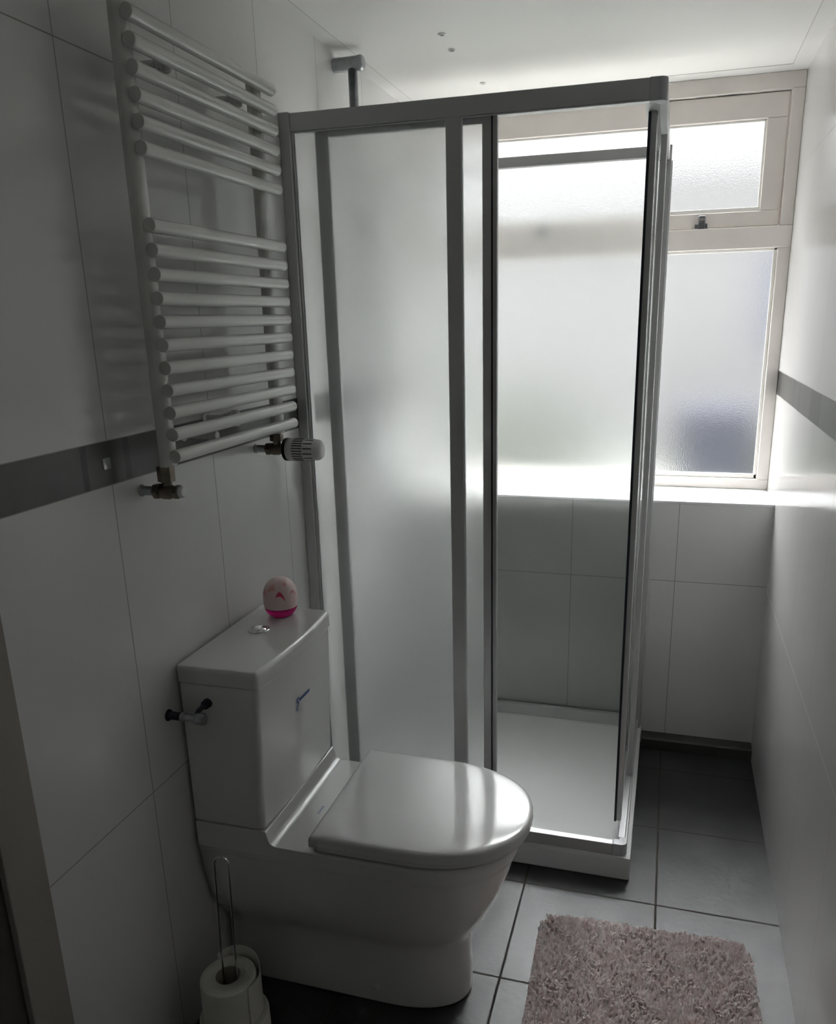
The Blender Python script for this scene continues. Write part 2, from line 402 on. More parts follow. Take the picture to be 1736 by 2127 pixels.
en = thing('shower_enclosure', 'grey aluminium corner shower enclosure with frosted glass sliding doors', 'shower enclosure', (0.43, -0.38, 0.0695))
Z0, ZB, ZT, ZTT = 0.0695, 0.104, 1.868, 1.9072
bv = 0.0018
def alu(name, dims, m=None, b=bv): return BX(name, dims, m or M['alu'], en, bevel=b)
# wall profile (front left)
bm = bmesh.new(); box(bm, 0.0005, 0.026, YS - 0.004, YS + 0.040, Z0, ZTT + 0.002); box(bm, 0.026, 0.031, YS + 0.004, YS + 0.036, Z0, ZT); box(bm, 0.031, 0.034, YS + 0.008, YS + 0.012, ZB, ZT, 1)
link('wall_profile', bm, [M['alu'], M['alu_light']], en, bevel=bv)
bm = bmesh.new(); box(bm, 0.0005, 0.022, YS + 0.004, YS + 0.04, Z0, ZTT)
# top rails: front, side, back
bm = bmesh.new(); box(bm, 0.026, 0.826, YS, YS + 0.045, ZT, ZTT); box(bm, 0.026, 0.826, YS + 0.002, YS + 0.005, ZT - 0.0035, ZT, 1)  # pale strip paints the highlight along the rail's underside
link('top_rail', bm, [M['alu'], M['alu_light']], en, bevel=bv)
bm = bmesh.new(); box(bm, XS - 0.045, XS, YS + 0.036, -0.03, ZT, ZTT); link('top_rail', bm, M['alu'], en, bevel=bv)
alu('back_top_rail', (0.026, XS - 0.004, -0.030, -0.004, 1.878, ZTT))
# corner blocks, rounded
def corner(zb, zt, m, nm, lip=0):
    bm = bmesh.new(); R_ = 0.016; pts = [(0.826, YS), (XS - R_, YS)]
    pts += [(XS - R_ + R_ * math.sin(a), YS + R_ - R_ * math.cos(a)) for a in [PI / 2 * i / 8 for i in range(1, 9)]]
    pts += [(XS, YS + 0.036), (XS - 0.020, YS + 0.036), (XS - 0.022, YS + 0.024), (0.826, YS + 0.024)]
    prism(bm, pts, 'z', zb, zt); return link(nm, bm, m, en, bevel=0.0015)
corner(ZT - 0.004, ZTT + 0.001, M['plast_grey'], 'top_corner_block')
corner(Z0, ZB + 0.001, M['plast_grey'], 'bottom_corner_block')
# tapered slider stop under the top corner on the side rail
bm = bmesh.new(); prism(bm, [(YS + 0.022, ZT - 0.002), (YS + 0.30, ZT - 0.002), (YS + 0.30, ZT - 0.012), (YS + 0.16, ZT - 0.016)], 'x', XS - 0.016, XS - 0.001)
link('roller_cover', bm, M['plast_grey'], en, bevel=0.001)
# bottom tracks
bm = bmesh.new(); box(bm, 0.026, 0.826, YS, YS + 0.006, Z0, ZB); box(bm, 0.026, 0.826, YS + 0.006, YS + 0.024, Z0, ZB - 0.002, 1); link('bottom_track', bm, [M['alu'], M['alu_light']], en, bevel=bv)  # paler top strip paints the light caught by the front track
bm = bmesh.new(); box(bm, XS - 0.006, XS, YS + 0.036, -0.002, Z0, ZB - 0.001); box(bm, XS - 0.024, XS - 0.006, YS + 0.036, -0.002, Z0, ZB, 1); link('bottom_track', bm, [M['alu'], M['alu_light']], en, bevel=bv)  # side track gets the same painted highlight as paler aluminium
alu('back_bottom_rail', (0.002, 0.832, -0.030, -0.004, Z0, 0.111))
# front fixed panel
fp = alu('front_fixed_panel', (0.396, 0.431, YS + 0.001, YS + 0.016, ZB - 0.002, ZT + 0.002))
BX('fixed_glass', (0.030, 0.400, YS + 0.007, YS + 0.011, ZB, ZT), M['frost'], fp)
bm = bmesh.new(); box(bm, 0.431, 0.4335, YS + 0.003, YS + 0.012, ZB, ZT); link('edge_seal', bm, M['alu_light'], fp)
# front sliding door, slid open to the left behind the fixed panel
bm = bmesh.new(); yd = YS + 0.022
box(bm, 0.078, 0.112, yd, yd + 0.014, ZB, ZT); box(bm, 0.474, 0.496, yd - 0.002, yd + 0.016, ZB, ZT); box(bm, 0.4965, 0.5075, yd + 0.001, yd + 0.016, ZB, ZT, 0)
box(bm, 0.112, 0.474, yd, yd + 0.012, ZT - 0.014, ZT); box(bm, 0.112, 0.474, yd, yd + 0.012, ZB, ZB + 0.022)
fd = link('front_sliding_door', bm, M['alu'], en, bevel=0.0015)
BX('door_glass', (0.110, 0.476, yd + 0.004, yd + 0.008, ZB + 0.01, ZT - 0.01), M['frost'], fd)
BX('grip_seal', (0.4945, 0.4975, yd - 0.003, yd + 0.002, ZB, ZT), M['rubber'], fd)
# side fixed panel (at the back) and side sliding door
sp = alu('side_fixed_panel', (XS - 0.017, XS - 0.002, -0.405, -0.372, ZB - 0.002, ZT + 0.002))
BX('side_glass', (XS - 0.011, XS - 0.007, -0.376, -0.028, ZB, ZT), M['frost'], sp)
bm = bmesh.new()
box(bm, XS - 0.038, XS - 0.021, -0.640, -0.606, ZB - 0.004, ZT + 0.001); box(bm, XS - 0.038, XS - 0.024, -0.262, -0.230, ZB, ZT)
box(bm, XS - 0.036, XS - 0.026, -0.606, -0.262, ZT - 0.014, ZT); box(bm, XS - 0.036, XS - 0.026, -0.606, -0.262, ZB, ZB + 0.022)
sd = link('side_sliding_door', bm, M['alu'], en, bevel=0.0015)
BX('side_door_glass', (XS - 0.033, XS - 0.029, -0.610, -0.258, ZB + 0.01, ZT - 0.01), M['frost'], sd)
BX('magnet_seal', (XS - 0.040, XS - 0.034, -0.645, -0.638, ZB - 0.004, ZT), M['rubber'], sd)
# back frosted panel in front of tiles and window niche, with its post at the right end
BX('back_glass', (0.012, 0.834, -0.012, -0.008, 0.111, 1.880), M['frost_back'], en)
bm = bmesh.new(); box(bm, 0.834, 0.868, -0.032, -0.003, Z0, ZTT); box(bm, 0.868, 0.8715, -0.022, -0.004, Z0, 1.868, 1)
link('back_post', bm, [M['alu'], M['alu_light']], en, bevel=0.0015)
bm = bmesh.new(); box(bm, 0.0005, 0.014, -0.028, -0.006, 0.1115, 1.878)
link('back_wall_strip', bm, M['alu'], en, bevel=0.0015)

# ---------------------------------------------------------------- shower riser with hand shower
rsr = thing('shower_riser', 'chrome shower riser pole with T shaped wall bracket behind the top rail', 'shower rail', (0.0, -0.40, 1.0))
bm = bmesh.new(); lathe(bm, (0.0005, -0.40, 2.094), (1, 0, 0), [(0, 0.0175), (0.066, 0.0175), (0.070, 0.019), (0.078, 0.019), (0.083, 0.015)], 28); link('top_bracket', bm, M['chrome_old'], rsr, smooth=False, bevel=0.0015)
bm = bmesh.new(); tube(bm, [(0.052, -0.40, 2.085), (0.052, -0.40, 1.10)], 0.0125, 20); link('riser_tube', bm, M['chrome_old'], rsr, smooth=True)
bm = bmesh.new(); lathe(bm, (0.0005, -0.40, 1.12), (1, 0, 0), [(0, 0.02), (0.066, 0.018), (0.075, 0.015)], 20); link('lower_bracket', bm, M['chrome_old'], rsr, bevel=0.001)
hs = thing('hand_shower', 'hand shower with hose hanging in its riser holder behind the frosted glass', 'shower head', (0.052, -0.40, 1.72))
bm = bmesh.new(); lathe(bm, (0.084, -0.40, 1.70), (0.5, 0.0, 0.86), [(0, 0.012), (0.10, 0.014)], 16); lathe(bm, (0.142, -0.40, 1.775), (0.75, 0, -0.65), [(-0.012, 0.02), (0, 0.045), (0.014, 0.045)], 28)
link('shower_head', bm, M['chrome'], hs, smooth=False)
bm = bmesh.new(); box(bm, 0.0665, 0.088, -0.418, -0.382, 1.685, 1.725); link('holder', bm, M['chrome_old'], hs, bevel=0.004)
bm = bmesh.new(); tube(bm, [(0.084, -0.40, 1.70), (0.10, -0.39, 1.4), (0.11, -0.37, 1.05), (0.10, -0.34, 0.85), (0.07, -0.31, 0.88), (0.055, -0.30, 1.03)], 0.0065, 10); link('hose', bm, M['chrome_old'], hs, smooth=True)
mx = thing('shower_mixer', 'chrome shower mixer tap on the left wall behind the frosted glass', 'tap', (0.0, -0.30, 1.06))
bm = bmesh.new(); tube(bm, [(0.045, -0.40, 1.055), (0.045, -0.20, 1.055)], 0.021, 20)
for yy in (-0.37, -0.23): tube(bm, [(0.001, yy, 1.055), (0.045, yy, 1.055)], 0.015, 16)
link('mixer_body', bm, M['chrome'], mx, bevel=0.002)
bm = bmesh.new(); tube(bm, [(0.045, -0.200, 1.055), (0.045, -0.165, 1.055)], 0.024, 20); link('mixer_knob', bm, M['chrome'], mx, bevel=0.003)

# ---------------------------------------------------------------- toilet
YC = -1.213
to = thing('toilet', 'white floor standing toilet with closed lid and cistern against left wall', 'toilet', (0.3, YC, 0))
def dring(z, x0, xf, hw, L, n=28, ns=8, e=2.25, yc=YC, rc=0.0):
    """D outline: back edge at x0, straight sides, superelliptic front of length L"""
    p = []; xc = xf - L
    for i in range(ns): p.append((x0 + (xc - x0) * i / ns, yc - hw, z))
    for i in range(n + 1):
        a = -PI / 2 + PI * i / n; c, s = math.cos(a), math.sin(a)
        p.append((xc + L * abs(c) ** (2 / e), yc + hw * (abs(s) ** (2 / e)) * (1 if s > 0 else -1), z))
    for i in range(ns): p.append((xc + (x0 - xc) * (i + 1) / ns, yc + hw, z))
    for i in range(1, 4): p.append((x0, yc + hw - 2 * hw * i / 4, z))
    return p
secs = [(0.0005, 0.010, 0.549, 0.091, 0.17), (0.006, 0.010, 0.552, 0.094, 0.17), (0.05, 0.012, 0.552, 0.095, 0.17), (0.11, 0.016, 0.550, 0.095, 0.17), (0.150, 0.018, 0.552, 0.098, 0.17), (0.172, 0.018, 0.560, 0.106, 0.175),
        (0.195, 0.016, 0.574, 0.120, 0.18), (0.225, 0.014, 0.591, 0.137, 0.19), (0.26, 0.012, 0.608, 0.151, 0.20), (0.30, 0.010, 0.624, 0.161, 0.21), (0.345, 0.009, 0.640, 0.168, 0.22), (0.384, 0.008, 0.651, 0.171, 0.225), (0.3875, 0.008, 0.6525, 0.1725, 0.225),
        (0.3885, 0.008, 0.656, 0.1745, 0.225), (0.400, 0.008, 0.660, 0.1755, 0.227), (0.420, 0.008, 0.664, 0.1762, 0.228), (0.4245, 0.009, 0.662, 0.1745, 0.226), (0.426, 0.011, 0.657, 0.170, 0.222)]
bm = bmesh.new(); loft(bm, [dring(z, a, b, h, L) for z, a, b, h, L in secs])
bowl = link('bowl', bm, M['ceramic'], to, smooth=True)
wnm = bowl.modifiers.new('wn', 'WEIGHTED_NORMAL')
pl = [(0.008, 0.40), (0.008, 0.4565), (0.010, 0.4585), (0.166, 0.4585), (0.169, 0.457), (0.1705, 0.450), (0.173, 0.441)]
pl += [(0.173 + 0.018 * (1 - math.cos(a)), 0.441 - 0.0145 * math.sin(a)) for a in [PI / 2 * i / 6 for i in range(1, 7)]] + [(0.30, 0.4262), (0.31, 0.40)]
bm = bmesh.new(); prism(bm, pl, 'y', YC - 0.1762, YC + 0.1762)
link('cistern_shelf', bm, M['ceramic'], to, bevel=0.004, seg=3)
# cistern: tapered, slightly bowed front
def cring(z, xf, hw, bow, x0=0.009, yc=YC, r=0.012, n=16):
    p = [(x0, yc - hw, z), (x0 + (xf - r - x0) / 2, yc - hw, z), (xf - r, yc - hw, z)]
    for i in range(1, 6):
        a = PI / 2 * i / 6; p.append((xf - r + r * math.sin(a), yc - hw + r - r * math.cos(a), z))
    for i in range(n + 1):
        t = -1 + 2 * i / n; y = yc + t * (hw - r); p.append((xf + bow * (1 - t * t), y, z))
    for i in range(1, 6):
        a = PI / 2 * (6 - i) / 6; p.append((xf - r + r * math.sin(a), yc + hw - r + r * math.cos(a), z))
    p += [(xf - r, yc + hw, z), (x0 + (xf - r - x0) / 2, yc + hw, z), (x0, yc + hw, z)]
    for i in range(1, 4): p.append((x0, yc + hw - 2 * hw * i / 4, z))
    return p
bm = bmesh.new(); loft(bm, [cring(0.461, 0.162, 0.1745, 0.006), cring(0.464, 0.1655, 0.1765, 0.006), cring(0.60, 0.171, 0.1765, 0.007), cring(0.770, 0.1775, 0.1765, 0.008), cring(0.7725, 0.1755, 0.1745, 0.008)])
link('cistern', bm, M['ceramic'], to, bevel=0.002)
bm = bmesh.new(); loft(bm, [cring(0.7735, 0.1775, 0.1775, 0.009), cring(0.776, 0.1815, 0.1795, 0.010), cring(0.800, 0.1805, 0.1795, 0.010), cring(0.807, 0.1785, 0.1785, 0.010), cring(0.8100, 0.1725, 0.1745, 0.009, r=0.008)])
link('cistern_lid', bm, M['ceramic'], to, smooth=True).modifiers.new('wn', 'WEIGHTED_NORMAL')
bm = bmesh.new(); lathe(bm, (0.079, -1.186, 0.809), (0, 0, 1), [(0, 0.0235), (0.003, 0.0235), (0.0048, 0.021), (0.0050, 0.0185), (0.0035, 0.018), (0.0035, 0.0172), (0.0062, 0.016), (0.0085, 0.008), (0.0088, 0)], 40)
link('flush_button', bm, M['chrome'], to, smooth=True)
# seat ring and lid
bm = bmesh.new(); rr = []
for z, g in ((0.4285, 0.006), (0.430, 0.003), (0.4375, 0.003), (0.439, 0.007)): rr.append(dring(z, 0.268 + g, 0.672 - g, 0.1735 - g, 0.225))
loft(bm, rr); link('seat_ring', bm, M['seat'], to, smooth=True).modifiers.new('wn', 'WEIGHTED_NORMAL')
bm = bmesh.new(); rr = []
for z, g in ((0.4395, 0.008), (0.4400, 0.0025), (0.4415, 0.0006), (0.446, 0), (0.458, 0.0003), (0.4625, 0.0016), (0.4650, 0.0045), (0.4661, 0.009), (0.4668, 0.018), (0.4674, 0.045), (0.4678, 0.09)): rr.append(dring(z, 0.262 + g, 0.681 - g, 0.1765 - g, 0.228 - g * 0.6))
loft(bm, rr); link('seat_lid', bm, M['seat'], to, smooth=True).modifiers.new('wn', 'WEIGHTED_NORMAL')
for s in (-1, 1):
    bm = bmesh.new(); lathe(bm, (0.262, YC + s * 0.077, 0.4265), (0, 0, 1), [(0, 0.013), (0.010, 0.013), (0.012, 0.011)], 20); link('seat_hinge', bm, M['chrome'], to, bevel=0.001)
# bolt cap low on the foot
bm = bmesh.new(); lathe(bm, (0.36, YC - 0.094, 0.045), (0, -1, 0), [(0, 0.008), (0.003, 0.0075), (0.0045, 0.004), (0.005, 0)], 20); link('bolt_cap', bm, M['seat'], to, smooth=True)
# blue maker's marks: one on cistern front, one on the shelf (illegible in the photograph, so only strokes)
def stroke(bm, pts, w_, place):
    for (a, b) in zip(pts, pts[1:]):
        a = Vector((a[0], a[1])); b = Vector((b[0], b[1])); d = (b - a).normalized(); n_ = Vector((-d.y, d.x)) * w_ / 2
        q = [a + n_, b + n_, b - n_, a - n_]; bm.faces.new([bm.verts.new(place(p.x, p.y)) for p in q])
bm = bmesh.new()
def front(u, v):
    y = YC + u; z = 0.672 + v; t = (y - YC) / 0.165; xf = 0.171 + (z - 0.60) / 0.17 * 0.0065
    return (xf + 0.0079 * (1 - t * t) + 0.0006, y, z)
u0 = -0.024
stroke(bm, [(u0 + 0.012, 0.008), (u0 + 0.004, 0.009), (u0 + 0.001, 0.004), (u0 + 0.008, 0.0), (u0 + 0.008, -0.006), (u0 + 0.001, -0.012), (u0 + 0.001, -0.018)], 0.0044, front)
xx = u0 + 0.013
for k in range(7):
    stroke(bm, [(xx, -0.001), (xx + 0.002, 0.0055), (xx + 0.0045, -0.001), (xx + 0.0065, 0.0045)], 0.0032, front); xx += 0.0075
link('blue_script_mark', bm, M['blue_ink'], to)
bm = bmesh.new(); xx = -0.046
for k in range(5):
    stroke(bm, [(xx, -0.003), (xx + 0.0015, 0.003), (xx + 0.004, -0.003)], 0.0012, lambda u, v: (0.225 - v, YC + u, 0.4266)); xx += 0.006
link('small_shelf_mark', bm, M['blue_ink'], to)

# cistern water inlet
iv = thing('angle_valve', 'small chrome angle valve feeding the near side of the toilet cistern', 'valve', (0.0, -1.425, 0.722))
bm = bmesh.new(); lathe(bm, (0.0005, -1.425, 0.718), (1, 0, 0), [(0, 0.012), (0.003, 0.011), (0.004, 0.008), (0.034, 0.008)], 20); link('supply_pipe', bm, M['rubber'], iv, bevel=0.0006)
bm = bmesh.new(); lathe(bm, (0.030, -1.425, 0.718), (1, 0, 0), [(0, 0.0095), (0.008, 0.0095), (0.009, 0.0075), (0.036, 0.0075)], 20); lathe(bm, (0.060, -1.425, 0.718), (1, 0, 0), [(0, 0.010), (0.006, 0.0125), (0.018, 0.0125), (0.021, 0.011)], 8); link('valve_body', bm, M['chrome_old'], iv, bevel=0.0008)
bm = bmesh.new(); tube(bm, [(0.062, -1.424, 0.722), (0.064, -1.418, 0.731), (0.068, -1.406, 0.735), (0.068, -1.3895, 0.735)], 0.005, 14); lathe(bm, (0.068, -1.402, 0.735), (0, 1, 0), [(0, 0.009), (0.0135, 0.010)], 8); link('inlet_elbow', bm, M['rubber'], iv, bevel=0.0006)

# ---------------------------------------------------------------- air freshener egg
eg = thing('air_freshener', 'pink egg shaped gel air freshener standing on the cistern lid', 'air freshener', (0.0845, -1.088, 0.810))
ex, ey, ez = 0.0845, -1.088, 0.8102
def er(z):  # outer radius of the egg at height z
    if z < 0.022: return 0.0235 + 0.0135 * math.sin(PI / 2 * z / 0.022)
    if z < 0.045: return 0.037 + 0.0015 * math.sin(PI * (z - 0.022) / 0.046)
    t = (z - 0.045) / 0.045; return 0.0383 * math.sqrt(max(0, 1 - t ** 2.3))
bm = bmesh.new(); lathe(bm, (ex, ey, ez), (0, 0, 1), [(0.0, 0.020)] + [(z, er(z) - 0.0003) for z in (0.001, 0.004, 0.008, 0.013, 0.018, 0.0225)], 40); link('gel_base', bm, M['gel'], eg, smooth=True)
bm = bmesh.new(); lathe(bm, (ex, ey, ez), (0, 0, 1), [(0.0226, er(0.0226) - 0.003), (0.0228, er(0.0228) + 0.0004)] + [(z, er(z)) for z in [0.026 + 0.0638 * i / 22 for i in range(22)]] + [(0.09, 0)], 48); link('egg_cover', bm, M['egg'], eg, smooth=True)
def slot(az, zc, wid, hei, curve, m, off=0.0006, flip=1):
    bm = bmesh.new(); N = 16; K = 6; rows = []
    for i in range(N + 1):
        t = -1 + 2 * i / N; hh = hei * math.sqrt(max(0, 1 - t * t)) * 0.5 + 0.0002; mid = zc - curve * t * t - flip * curve * 0.45 * t; col = []
        for k in range(K + 1):
            z = min(mid + hh * (-1 + 2 * k / K), 0.0885); a = az + t * wid / 0.037 / 2; r_ = er(z) + off
            col.append(bm.verts.new((ex + r_ * math.cos(a), ey + r_ * math.sin(a), ez + z + off * 0.5)))
        rows.append(col)
    for A, B in zip(rows, rows[1:]):
        for k in range(K): bm.faces.new([A[k], B[k], B[k + 1], A[k + 1]])
    return link('vent_slot', bm, m, eg, smooth=True)
cam_az = math.atan2(-2.645 - ey, 0.9016 - ex)
M['slot_pink'] = mat('salmon_slot', (0.80, 0.42, 0.40), 0.5)
M['egg_white'] = mat('pale_slot_lip', (0.9, 0.82, 0.80), 0.4)
slot(cam_az + 0.00, 0.0600, 0.020, 0.0095, 0.011, M['gel_red'])
slot(cam_az + 0.82, 0.0640, 0.024, 0.0105, 0.009, M['egg_white']); slot(cam_az + 0.84, 0.0615, 0.020, 0.0070, 0.007, M['slot_pink'], 0.0010)
slot(cam_az - 0.62, 0.0740, 0.022, 0.0120, 0.008, M['slot_pink'], flip=-1); slot(cam_az - 1.15, 0.0600, 0.012, 0.0160, 0.002, M['slot_pink'])
slot(cam_az + 0.42, 0.0790, 0.013, 0.0060, 0.000, M['slot_pink']); slot(cam_az + 2.2, 0.060, 0.020, 0.008, 0.008, M['slot_pink']); slot(cam_az + 3.4, 0.066, 0.020, 0.008, 0.008, M['slot_pink'])

# ---------------------------------------------------------------- towel radiator
ra = thing('towel_radiator', 'white ladder towel radiator with horizontal bars on left wall', 'radiator', (0.0, -1.2, 1.2))
BXR = 0.085; rb = 0.0115
zs = [1.228 + 0.0374 * k + (0.0755 if k > 10 else 0) for k in range(17)]
for z in zs:
    bm = bmesh.new(); lathe(bm, (BXR, -1.4345, z), (0, 1, 0), [(0, rb - 0.001), (0.001, rb), (0.4735, rb), (0.4755, rb - 0.0015), (0.4762, rb - 0.004)], 28)
    o = link('radiator_bar', bm, M['radw'], ra, smooth=True); o.modifiers.new('wn', 'WEIGHTED_NORMAL')
def collector(yc):
    bm = bmesh.new(); p = []
    for i in range(13):
        a = -PI / 2 + PI * i / 12; p.append((0.048 + 0.012 * math.sin(a) * 0 + 0.011 * math.cos(a), yc + 0.0185 * math.sin(a)))
    p += [(0.040, yc + 0.0185), (0.036, yc + 0.012), (0.036, yc - 0.012), (0.040, yc - 0.0185)]
    prism(bm, [(x + 0.0165, y) for x, y in p], 'z', 1.209, 1.921); return link('collector', bm, M['radw'], ra, bevel=0.002)
collector(-1.4215); collector(-0.996)
def bracket(y, z):
    bm = bmesh.new(); lathe(bm, (0.0005, y, z), (1, 0, 0), [(0, 0.012), (0.004, 0.012), (0.006, 0.006), (0.052, 0.006), (0.056, 0.012), (0.070, 0.012), (0.0735, 0.009)], 20)
    lathe(bm, (0.070, y, z - 0.0155), (0, 0, 1), [(0, 0.007), (0.002, 0.009), (0.029, 0.009), (0.031, 0.007)], 12)
    return link('wall_bracket', bm, M['radw'], ra, bevel=0.0012)
zt_ = (zs[15] + zs[14]) / 2
zt_ = zs[15]
bracket(-1.318, zs[15] - 0.001); bracket(-1.078, zs[15] - 0.001); bracket(-1.19, zs[1] + 0.0)
bm = bmesh.new(); lathe(bm, (0.0005, -1.275, 1.243), (1, 0, 0), [(0, 0.013), (0.004, 0.013), (0.006, 0.008), (0.055, 0.007), (0.06, 0.010), (0.076, 0.008)], 16); link('spacer_screw', bm, M['radw'], ra, bevel=0.001)
def hexnut(bm, o, ax, L, r): lathe(bm, o, ax, [(0, r * 0.92), (0.001, r), (L - 0.001, r), (L, r * 0.92)], 6)
def valve(y, thermo):
    if not thermo:
        v = thing('return_valve', 'brass lockshield valve under the near post of the towel radiator', 'valve', (0.0, y, 1.163))
    else:
        v = thing('thermostatic_valve', 'white ribbed radiator thermostat on a brass valve', 'radiator valve', (0.0, y, 1.172))
    zc = 1.163 if not thermo else 1.172
    bm = bmesh.new(); lathe(bm, (0.0005, y, zc), (1, 0, 0), [(0, 0.011), (0.002, 0.011), (0.004, 0.0085), (0.032, 0.0085)], 20); link('wall_pipe', bm, M['chrome_old'], v, bevel=0.0006)
    bm = bmesh.new(); hexnut(bm, (0.028, y, zc), (1, 0, 0), 0.012, 0.0145)
    lathe(bm, (0.039, y, zc), (1, 0, 0), [(0, 0.012), (0.006, 0.014), (0.020, 0.014), (0.026, 0.011), (0.034, 0.0105)], 20)
    lathe(bm, (0.0545, y, zc + 0.006), (0, 0, 1), [(0, 0.009), (0.014, 0.009)], 16); hexnut(bm, (0.0545, y, zc + 0.018), (0, 0, 1), 1.209 - (zc + 0.018), 0.0155)
    link('valve_body', bm, M['brass'], v, bevel=0.001)
    if not thermo:
        bm = bmesh.new(); hexnut(bm, (0.069, y, zc), (1, 0, 0), 0.010, 0.013); link('union_nut', bm, M['brass'], v)
        bm = bmesh.new(); lathe(bm, (0.079, y, zc), (1, 0, 0), [(0, 0.010), (0.007, 0.010), (0.009, 0.008)], 20); link('cap', bm, M['white_plast'], v, bevel=0.001)
    else:
        bm = bmesh.new(); lathe(bm, (0.072, y, zc), (1, 0, 0), [(0, 0.018), (0.004, 0.0255), (0.010, 0.0262), (0.0115, 0.024)], 32); link('black_collar', bm, M['black'], v, smooth=True)
        bm = bmesh.new(); lathe(bm, (0.0825, y, zc), (1, 0, 0), [(0, 0.0245), (0.006, 0.0255), (0.014, 0.0258), (0.016, 0.0250), (0.066, 0.0240), (0.067, 0.0236), (0.075, 0.0228), (0.081, 0.019), (0.083, 0.012), (0.0835, 0)], 40)
        kb = link('thermostat_knob', bm, M['white_plast'], v, smooth=True)
        for k in range(26):
            a = 2 * PI * k / 26; bm = bmesh.new()
            d = Vector((0, math.cos(a), math.sin(a))); t_ = Vector((0, -math.sin(a), math.cos(a))); o_ = Vector((0, y, zc))
            for (xa, xb, skip) in ((0.1000, 0.1245, 0), (0.1270, 0.1480, 1)):
                if skip and k % 2: continue
                q = []
                for x in (xa, xb):
                    rr_ = 0.0249 - (x - 0.0985) * 0.020 + 0.0006
                    q.append([o_ + Vector((x, 0, 0)) + d * (rr_ + e) + t_ * s * 0.00105 for s in (-1, 1) for e in (-0.0025, 0)])
                vs_ = [bm.verts.new(p) for r_ in q for p in r_]
                for f in ((0, 1, 3, 2), (4, 6, 7, 5), (0, 4, 5, 1), (2, 3, 7, 6), (1, 5, 7, 3), (0, 2, 6, 4)): bm.faces.new([vs_[i] for i in f])
            link('vent_slit', bm, M['black'], kb)
    return v
valve(-1.4215, False); valve(-0.990, True)

# ---------------------------------------------------------------- toilet roll holder and rolls
hx, hy = 0.121, -1.4975
ho = thing('roll_holder', 'chrome hairpin wire toilet roll stand on the floor beside toilet', 'toilet roll holder', (hx, hy, 0))
bm = bmesh.new(); lathe(bm, (hx, hy, 0.0005), (0, 0, 1), [(0, 0.066), (0.003, 0.066), (0.005, 0.062), (0.006, 0)], 40); link('base_plate', bm, M['chrome'], ho, smooth=True)
bm = bmesh.new(); pts = [(hx - 0.0155, hy, 0.004), (hx - 0.0145 + 0.002, hy, 0.25), (hx - 0.0145 + 0.009, hy, 0.456)]
cxx = hx + 0.0105
pts += [(cxx - 0.0155 * math.cos(a), hy, 0.456 + 0.0155 * math.sin(a)) for a in [PI * i / 12 for i in range(1, 12)]]
pts += [(hx + 0.0255, hy, 0.456), (hx + 0.0185, hy, 0.25), (hx + 0.0155, hy, 0.004)]
tube(bm, pts, 0.0021, 10); link('wire_loop', bm, M['chrome'], ho, smooth=True)
def roll(z0, z1, R_, lab, cx, cy_, extra=False):
    t = thing('toilet_roll', lab, 'toilet roll', (cx, cy_, z0), 'toilet rolls stacked on the wire stand')
    ri = 0.0235; h = z1 - z0
    bm = bmesh.new(); lathe(bm, (cx, cy_, z0), (0, 0, 1), [(0.0, ri + 0.001), (0.0, R_ - 0.003), (0.003, R_), (h * 0.5, R_ + 0.0005), (h - 0.003, R_), (h, R_ - 0.003), (h, ri + 0.001), (0, ri + 0.001)], 48, cap=False); link('paper', bm, M['paper'], t, smooth=True).modifiers.new('wn', 'WEIGHTED_NORMAL')
    bm = bmesh.new(); lathe(bm, (cx, cy_, z0), (0, 0, 1), [(0.0, ri), (h, ri), (h, ri + 0.0011), (0, ri + 0.0011), (0, ri)], 40, cap=False); link('cardboard_core', bm, M['card'], t, smooth=True)
    if extra:
        bm = bmesh.new(); u_ = []; 
        for i in range(25):
            a = 2.45 - (2.45 + 0.35) * i / 24; rr_ = R_ + 0.002 + 0.006 * math.sin(PI * i / 24); hh = h + 0.018 * math.sin(PI * min(1, (i + 3) / 20)) if i < 22 else h
            for e in (0, 0.0012):
                u_.append((cx + (rr_ + e) * math.cos(a), cy_ + (rr_ + e) * math.sin(a), z0 + 0.002, z0 + hh))
        V_ = [[bm.verts.new((x, y, za)), bm.verts.new((x, y, zb_))] for x, y, za, zb_ in u_]
        for i in range(24):
            for e in (0, 1):
                A = V_[2 * i + e]; B = V_[2 * i + 2 + e]; bm.faces.new([A[0], B[0], B[1], A[1]])
            A, A2, B, B2 = V_[2 * i], V_[2 * i + 1], V_[2 * i + 2], V_[2 * i + 3]
            bm.faces.new([A[1], B[1], B2[1], A2[1]]); bm.faces.new([A[0], B[0], B2[0], A2[0]])
        for i in (0, 24): bm.faces.new([V_[2 * i][0], V_[2 * i][1], V_[2 * i + 1][1], V_[2 * i + 1][0]])
        link('loose_sheet', bm, M['paper'], t, smooth=False)
    return t
roll(0.0068, 0.0995, 0.0695, 'thicker toilet roll at the bottom of the wire stand', hx + 0.003, hy)
roll(0.0998, 0.1925, 0.0555, 'slimmer toilet roll with loose sheet on top of the wire stand', hx - 0.002, hy - 0.001, True)

